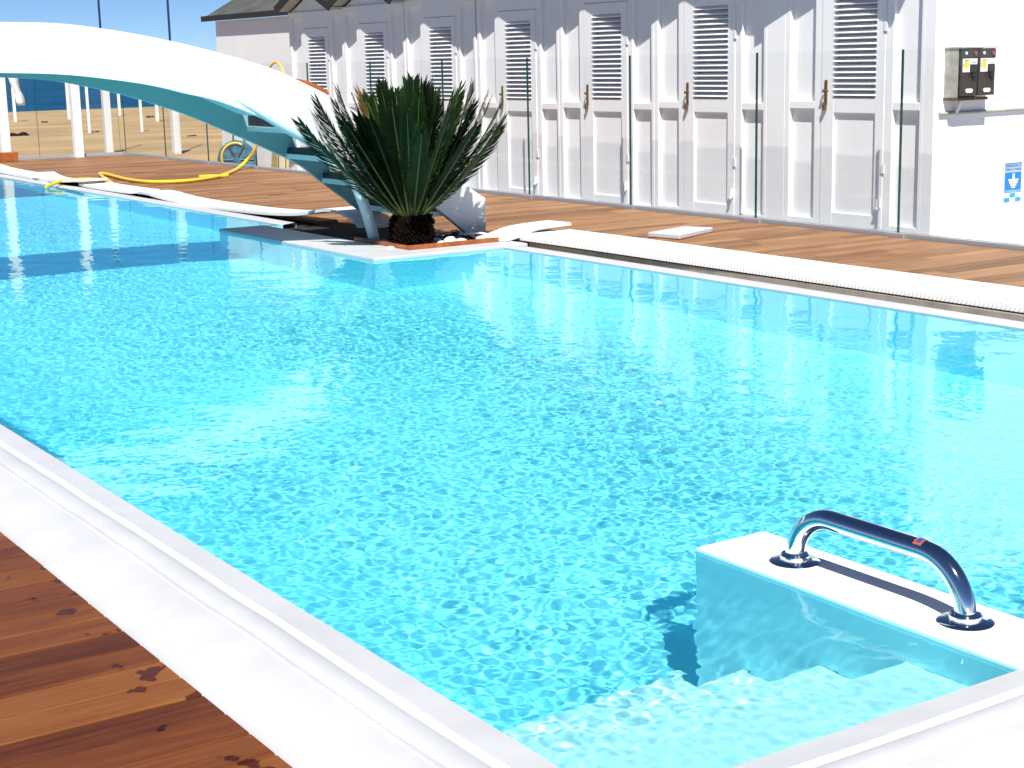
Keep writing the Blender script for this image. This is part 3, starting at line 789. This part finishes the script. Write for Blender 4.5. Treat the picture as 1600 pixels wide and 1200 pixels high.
# ------------------------------------------------------------------ footbridge
YN = 12.06; YF = 13.3
def bridge():
    t = thing('footbridge', 'white arched footbridge with dark open treads spanning the pool behind the palm', 'footbridge', (0, 0, 0))
    XC = 3.40
    top = [(0, 34), (85, 36), (149, 43), (212, 53), (276, 66), (340, 82), (425, 107), (475, 130), (512, 148), (540, 165), (600, 200), (655, 236), (708, 275), (745, 301), (759, 310)]
    bot = [(0, 113.5), (85, 115.6), (149, 121), (234, 132.6), (297.5, 147.5), (340, 157), (420, 188), (520, 237), (600, 277), (675, 320), (743, 375.5)]
    def conv(L): return [(ON(x, y, 1, YN).x, ON(x, y, 1, YN).z) for x, y in L]
    T = conv(top); B = conv(bot)
    xe = ON(759, 350, 1, YN).x
    T = [p for p in T]; T[0] = (XC, T[0][1]); B[0] = (XC, B[0][1])
    T = [(x, z) for x, z, _ in smooth_path([(x, z, 0) for x, z in T], .1)]; B = [(x, z) for x, z, _ in smooth_path([(x, z, 0) for x, z in B], .1)]
    zb = B[-1][1]
    right = T + [(xe, T[-1][1]), (xe, zb)] + B[::-1]
    mirr = lambda L: [(2 * XC - x, z) for x, z in L]
    # strip the outline into quads so the long arch triangulates cleanly
    def plate(Tp, Bp, xend, y0, y1):
        mb = MB(); n = 60; xs = [XC + (xend - XC) * i / n for i in range(n + 1)]
        def ip(P, x):
            for (xa, za), (xb, zb_) in zip(P[:-1], P[1:]):
                if xa <= x <= xb: return za + (zb_ - za) * (x - xa) / max(1e-6, xb - xa)
            return P[-1][1] if x > P[-1][0] else P[0][1]
        full = [(2 * XC - x) for x in xs[::-1][:-1]] + xs
        rows = []
        for x in full:
            xr = XC + abs(x - XC); a = ip(Tp, xr); b = min(ip(Bp, xr), a - .002)
            rows += [(x, y0, a), (x, y0, b), (x, y1, b), (x, y1, a)]
        m = len(full); fs = [(0, 1, 2, 3), tuple(4 * (m - 1) + k for k in (3, 2, 1, 0))]
        for i in range(m - 1):
            for k in range(4):
                l = (k + 1) % 4; fs.append((4 * i + k, 4 * i + 4 + k, 4 * i + 4 + l, 4 * i + l))
        mb.add(rows, fs); return mb, ip
    mb, ip = plate(T + [(xe, T[-1][1])], B + [(xe, zb)], xe, YN, YN + .07)
    mb.build('side_panel', M_shell, t, smooth=True)
    # far stringer with notched top carrying the treads
    farpx = [(0, 116.7), (64, 124), (127.5, 133.7), (191, 147.5), (255, 166.6), (319, 190), (455, 250), (493, 276), (553, 321), (600, 358)]
    FB = [(ON(x, y, 1, YF).x, ON(x, y, 1, YF).z) for x, y in farpx]; FB[0] = (XC, FB[0][1])
    FB = [(x, z) for x, z, _ in smooth_path([(x, z, 0) for x, z in FB], .1)]
    tl = [(386, 197), (447, 240), (503, 278), (565, 319)]
    TP = [(ON(x, y, 1, YF).x, ON(x, y, 1, YF).z) for x, y in tl]
    FT = [(x, z + .30) for x, z in FB if x < TP[0][0] - .05]
    for i, (x, z) in enumerate(TP):
        prevz = TP[i - 1][1] if i else FT[-1][1]
        FT += [(x + .085, FT[-1][1] if i == 0 else TP[i - 1][1] - .0), (x + .13, z)]
    FT += [(TP[-1][0] + .36, TP[-1][1]), (TP[-1][0] + .40, .0)]
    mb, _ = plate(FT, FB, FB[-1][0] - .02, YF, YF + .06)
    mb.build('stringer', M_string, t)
    # closed walkway over the crown, open dark treads down the flight
    mb = MB(); n = 40; x1 = TP[0][0] - .06
    rows = []
    for i in range(-n, n + 1):
        x = XC + (x1 - XC) * i / n; z = ip([(a, b) for a, b in FB], XC + abs(x - XC))
        rows += [(x, YN + .07, z + .20), (x, YF, z + .20), (x, YF, z + .27), (x, YN + .07, z + .27)]
    m = 2 * n + 1; fs = [(0, 1, 2, 3), tuple(4 * (m - 1) + k for k in (3, 2, 1, 0))]
    for i in range(m - 1):
        for k in range(4):
            l = (k + 1) % 4; fs.append((4 * i + k, 4 * i + 4 + k, 4 * i + 4 + l, 4 * i + l))
    mb.add(rows, fs); mb.build('walkway', M_shell, t, smooth=True)
    for sx in (1, -1):
        for ti, (x, z) in enumerate(TP):
            xa, xb = (x, x + .36); 
            if sx < 0: xa, xb = 2 * XC - xb, 2 * XC - xa
            mb = MB(); mb.cur = 0; mb.box(xa, xb, YN + .071, YF + .001, z - .045, z)
            tr = mb.build('tread', M_shell, t)
            MB().box(xa + .012, xb, YN + .072, YF + .0, z + .0005, z + (.11 if ti == 0 else .05)).build('tread_pad', M_tread, tr)
    # curved support tube under the near panel
    tp = [(372, 164), (396, 175), (430, 192), (470, 213), (505, 231), (530, 250), (547, 272), (560, 298), (572, 330), (581, 360), (587, 386)]
    pts = smooth_path([ON(x, y, 1, YN + .0) for x, y in tp], .06)
    pts[-1].z = -.04
    for i in range(6): pts[i].z += .035 * (1 - i / 6); pts[i].y += .02 * (1 - i / 6)
    MB().tube(pts, [.022 + .026 * min(1, i / (len(pts) * .45)) for i in range(len(pts))], 16).build('support_tube', M_tube, t, smooth=True)
    # short wooden hand grip on the far side, just showing above the panel
    a = [ON(x, y, 1, YF) for x, y in ((458, 126), (478, 130), (497, 138), (509, 146))]
    MB().tube([q + Vector((0, 0, -.02)) for q in a], .045, 10).build('hand_grip', M_teak, t, smooth=True)
bridge()

# ------------------------------------------------------------------ planter edging, stones, palm
def edging():
    t = thing('planter_edging', 'orange brown timber boards edging the planter under the palm', 'planter edging', (6.45, 11.32, 0))
    MB().box(-.02, .86, -.018, .012, -.03, .060).build('board', M_teak, t, bevel=.004)
    MB().box(-.02, .008, .013, .95, -.03, .055).build('board', M_teak, t, bevel=.004)
edging()
def stones():
    rnd = random.Random(11); spots = []
    px = [(596, 386), (604, 389), (612, 385), (620, 390), (628, 388), (636, 391), (640, 386), (600, 381), (588, 388), (610, 392), (630, 383),
          (690, 384), (698, 380), (706, 378), (712, 383), (704, 384), (720, 379), (728, 376), (735, 373), (684, 379), (716, 374), (690, 373), (676, 388), (740, 378), (682, 368), (676, 372)]
    for i, (x, y) in enumerate(px):
        q = G(x, y, .0); s = rnd.uniform(.030, .055) * (1.3 if i in (5, 11, 15) else 1) * (.5 if i in (21, 24, 25) else 1)
        bm = bmesh.new(); bmesh.ops.create_icosphere(bm, subdivisions=2, radius=1)
        sx, sy, sz = s * rnd.uniform(.9, 1.4), s * rnd.uniform(.8, 1.2), s * rnd.uniform(.55, .8)
        o3 = Vector((rnd.random() * 9, rnd.random() * 9, 0))
        for v in bm.verts:
            k = 1 + .22 * noise.noise(v.co * 1.4 + o3); v.co = Vector((v.co.x * sx * k, v.co.y * sy * k, v.co.z * sz * k))
        m = bpy.data.meshes.new('white_stone'); bm.to_mesh(m); bm.free(); m.materials.append(M_stone); m.shade_smooth()
        o = bpy.data.objects.new('white_stone', m); COL.objects.link(o); o.location = (q.x, max(q.y, 11.40), -.03 + sz * .8 + (.02 if i % 3 == 0 else 0)); o.rotation_euler = (0, 0, rnd.random() * 6)
        tag(o, 'rounded white stone in the dark planter soil around the palm trunk', 'stone', 'white stones in the planter')
stones()
def cable():
    pts = smooth_path([G(708, 369, .02), G(725, 366, .05), G(745, 364, .07), G(760, 366, .06), G(768, 372, .04), G(772, 377, .03)], .05)
    o = MB().tube(pts, .010, 8).build('white_cable', M_white, smooth=True); tag(o, 'thin white cable looping out of the planter past the bridge foot', 'cable')
    mb = MB(); n = 10; vs = []
    c0 = G(716, 376, .0)
    for i in range(n + 1):
        for j in range(6):
            x = (i / n - .5) * .34; y = (j / 5 - .5) * .22
            vs.append((x, y, .03 + .05 * noise.noise(Vector((x * 9, y * 9, 2))) + .03 * math.sin(i * 1.1)))
    mb.add(vs, [(i * 6 + j, i * 6 + j + 1, (i + 1) * 6 + j + 1, (i + 1) * 6 + j) for i in range(n) for j in range(5)])
    o = mb.build('plastic_sheet', mat('black_plastic', (.03, .035, .04), .25), smooth=True); o.location = (c0.x, c0.y + .1, 0.0)
    tag(o, 'crumpled black plastic scrap among the white stones at the bridge foot', 'plastic sheet')
cable()

def palm():
    c = Vector((6.71, 11.74, -.05))
    t = thing('sago_palm', 'dark green sago palm with stiff upright fronds in the white rimmed planter', 'palm', c)
    rnd = random.Random(4)
    mb = MB(); H_ = .31
    mb.lathe([(.14, 0), (.155, .06), (.165, .18), (.16, .26), (.13, .31), (.06, .33)], (0, 0, 0), 24)
    for k in range(420):   # old leaf bases cover the trunk like scales
        a = k * 2.39996; z = .02 + .28 * (k / 420); r = .148 + .06 * min(z, .2) / .2 * .3 - max(0, z - .24) * .5
        M = Matrix.Translation((r * math.cos(a), r * math.sin(a), z)) @ Matrix.Rotation(a, 4, 'Z') @ Matrix.Rotation(R(-38 + rnd.uniform(-15, 15)), 4, 'Y')
        w = rnd.uniform(.008, .014); l = rnd.uniform(.02, .05)
        vs = [M @ Vector(p) for p in ((-.02, -w, -.01), (-.02, w, -.01), (.0, 0, .014), (l, -w * .6, 0), (l, w * .6, 0), (l, 0, .014))]
        mb.add(vs, [(0, 2, 5, 3), (2, 1, 4, 5), (3, 5, 4), (0, 3, 4, 1)])
    mb.build('trunk', M_trunk, t)
    def frond(az, tilt, L, bend, mi):
        mb = MB(); n = 22; d = Vector((math.cos(az), math.sin(az), 0)); p = d * .06 + Vector((0, 0, H_ - .05)); pts = []; ang = tilt
        side0 = Vector((-d.y, d.x, 0)); roll = rnd.uniform(-.55, .55)
        frames = []
        for i in range(n + 1):
            u = i / n
            a = tilt + bend * (u ** 1.6)
            tdir = d * math.sin(a) + Vector((0, 0, math.cos(a)))
            frames.append((p.copy(), tdir)); p = p + tdir * (L / n)
        mb.cur = 1
        mb.tube([f[0] for f in frames], [.011 * (1 - .8 * i / n) + .0015 for i in range(n + 1)], 6)
        mb.cur = 0
        m = 48
        for s in (-1, 1):
            for k in range(m):
                u = .16 + .84 * (k + rnd.random() * .5) / m; x = min(n - .001, u * n); i = int(x); fr = x - i
                P0 = frames[i][0].lerp(frames[i + 1][0], fr); td = frames[i][1].lerp(frames[min(n, i + 1)][1], fr).normalized()
                sd = (side0 * math.cos(roll) + side0.cross(td) * math.sin(roll)).normalized(); nr = sd.cross(td).normalized()
                env = math.sin(min(1, (u - .10) * 2.4) * PI / 2) * (1 - .5 * max(0, (u - .66) / .34) ** 1.6)
                ll = L * .165 * env * rnd.uniform(.85, 1.12)
                fw = .95 + 1.1 * u + rnd.uniform(-.12, .12)      # leaflets sweep forward towards the tip
                dirv = (sd * s * 1.0 + td * fw - nr * (-.40 + .2 * rnd.random())).normalized()
                wd = .0078 + .0022 * rnd.random()
                wv = dirv.cross(nr).normalized() * wd
                e1 = P0 + dirv * ll * .6; e2 = P0 + dirv * ll + td * ll * .07 - nr * ll * .05
                mb.add([P0 - wv * .6, P0 + wv * .6, e1 + wv, e1 - wv, e2], [(0, 1, 2, 3), (3, 2, 4)])
        o = mb.build('frond', [M_leafs[mi], M_rachis], t, fix=False)
    GA = 2.39996; N = 50
    for k in range(N):
        az = k * GA + rnd.uniform(-.2, .2); q = (k + .5) / N
        tilt = R(4 + 40 * q ** .9) + rnd.uniform(-.05, .05)
        if math.sin(az) > .2: tilt = min(tilt, R(17))
        L = rnd.uniform(1.07, 1.25) * (1 - .12 * q)
        mi = 2 if (q > .75 and rnd.random() < .28) else (1 if rnd.random() < .5 else 0)
        if k == 9: mi = 3
        frond(az, tilt, L, R(rnd.uniform(-6, 7)), mi)
    # open arms to the left and to the right
    for a, tl, L, mi in ((172, 49, 1.18, 0), (180, 44, 1.15, 1), (190, 50, 1.08, 2), (168, 38, 1.2, 1), (186, 36, 1.15, 0), (202, 47, 1.05, 0), (176, 30, 1.18, 1),
                         (-34, 44, 1.08, 2), (-28, 40, 1.12, 1), (-42, 46, 1.02, 0), (-20, 36, 1.14, 0), (-36, 33, 1.14, 1), (-50, 44, 1.0, 1), (-30, 26, 1.16, 0)):
        frond(R(a), R(tl + 3), L * 1.05, R(-17), mi)
palm()

# ------------------------------------------------------------------ hose, reel, boards
def hoses():
    pp = [(72, 292), (92, 284), (112, 281), (140, 280), (162, 281), (158, 274), (155, 270), (163, 276), (174, 285), (168, 281), (172, 276), (195, 282), (235, 285), (285, 283), (320, 279), (350, 273), (378, 259), (392, 245), (399, 236)]
    pp1 = [(72, 292), (92, 284), (112, 281), (140, 280), (160, 281), (172, 284)]
    pp2 = [(174, 285), (164, 279), (156, 271), (170, 273), (198, 280), (235, 284), (285, 283), (322, 279), (350, 273), (372, 263)]
    pts = smooth_path([G(x, y, .07 if i in (1, 2, 3) else .03) for i, (x, y) in enumerate(pp1)], .1)
    o = MB().tube(pts, .022, 10).build('garden_hose', M_hose, smooth=True); tag(o, 'short end of yellow hose hanging over the pool edge across the white covers', 'hose')
    base = [G(x, y, .03) for x, y in pp2]
    last = base[-1]
    base += [ON(386, 250, 0, 9.95), ON(395, 240, 0, 10.0), ON(401, 226, 0, 10.03)]
    pts = smooth_path(base, .12)
    o = MB().tube(pts, .024, 10).build('garden_hose', M_hose, smooth=True); tag(o, 'long yellow hose snaking over the far boards and rising at the glass by the reel', 'hose')
    q = [ON(x, y, 0, 10.22) for x, y in ((310, 284), (356, 272))]
    pts = smooth_path([G(x, y, .03) for x, y in ((311, 276), (330, 275), (345, 275), (356, 274))], .1)
    o = MB().tube(pts, .022, 10).build('garden_hose', M_hose, smooth=True); tag(o, 'short doubled length of yellow hose lying beside the long one on the boards', 'hose')
    # loop above the bridge, hung on the fence behind it
    pts = smooth_path([ON(x, y, 0, 10.0) for x, y in ((416, 140), (420, 112), (425, 101), (432, 97), (438, 102), (443, 116), (447, 140))], .05)
    o = MB().tube(pts, .016, 10).build('hose_loop', M_hose, smooth=True); tag(o, 'loop of yellow hose hung over the glass fence behind the bridge panel', 'hose')
hoses()
def reel():
    c = ON(371, 258, 0, 10.55)
    t = thing('hose_reel', 'round blue hose reel with two dark handles standing behind the glass', 'hose reel', (10.55, c.y, -.29), R(64))
    M_rb = mat('reel_blue', (.05, .20, .30), .45, var=.5, vscale=9); M_rd = mat('reel_dark', (.02, .05, .08), .5)
    Rm = Matrix.Rotation(PI / 2, 4, 'Y')
    for x in (-.09, .09):
        MB().lathe([(.30, -.012), (.31, 0), (.30, .012)], (x, 0, .33), 36, Rm).build('disc', M_rb, t, smooth=True)
        mb = MB()
        for k in range(6):
            a = k * PI / 3
            mb.tube([(x - .02, .06 * math.cos(a), .33 + .06 * math.sin(a)), (x - .02, .27 * math.cos(a), .33 + .27 * math.sin(a))], .012, 6)
        mb.build('spokes', M_rd, t)
    MB().lathe([(.17, -.08), (.17, .08)], (0, 0, .33), 24, Rm).build('drum', M_hose, t, smooth=True)
    pts = [(-.11, .02 + .22 * math.cos(a), .36 + .24 * math.sin(a)) for a in [R(-40 + 16 * k) for k in range(11)]]
    MB().tube(pts, .020, 8).build('hose_end', M_hose, t, smooth=True)
    for y in (-.12, .06):
        MB().tube([(.0, y, .33), (-.02, y - .01, .62), (-.04, y - .03, .80)], .012, 8).build('handle', M_bolt, t, smooth=True)
    mb = MB()
    for y in (-.22, .22): mb.box(-.1, .1, y - .015, y + .015, 0, .30)
    mb.build('stand', M_rd, t)
reel()
def leaning():
    a = ON(430, 262, 0, HX - .06)
    M_tan = mat('tan_board', (.36, .28, .15), .7, var=.2, vscale=6)
    mb = MB()
    M = Matrix.Translation((HX - .085, a.y, -.275)) @ Matrix.Rotation(R(5), 4, 'Y')
    mb.box(-.015, .01, -.10, .10, 0, .72, M); o = mb.build('leaning_board', M_tan, bevel=.004)
    tag(o, 'tan board leaning against the white hut wall behind the glass', 'board')
    a = ON(447, 264, 0, HX - .05)
    o = MB().tube([(HX - .10, a.y, -.27), (HX - .018, a.y, .62)], .016, 8).build('broom_stick', M_hose, smooth=True)
    tag(o, 'thin yellow stick leaning on the white hut wall right of the tan board', 'stick')
    q = G(2, 250, 0)
    o = MB().box(-.35, .08, -.1, .1, .0, .16).build('timber_block', M_teak, bevel=.01); o.location = (q.x, 27.6, .002)
    tag(o, 'brown timber block at the foot of the left fence post', 'timber block')
leaning()

# receivers for light bent by the water
for o in bpy.data.objects:
    if o.type == 'MESH' and o.name.split('.')[0] in ('pool_coping', 'gutter_lip', 'nook_rim', 'far_gutter_lip', 'far_end_coping'):
        o.cycles.is_caustics_receiver = True
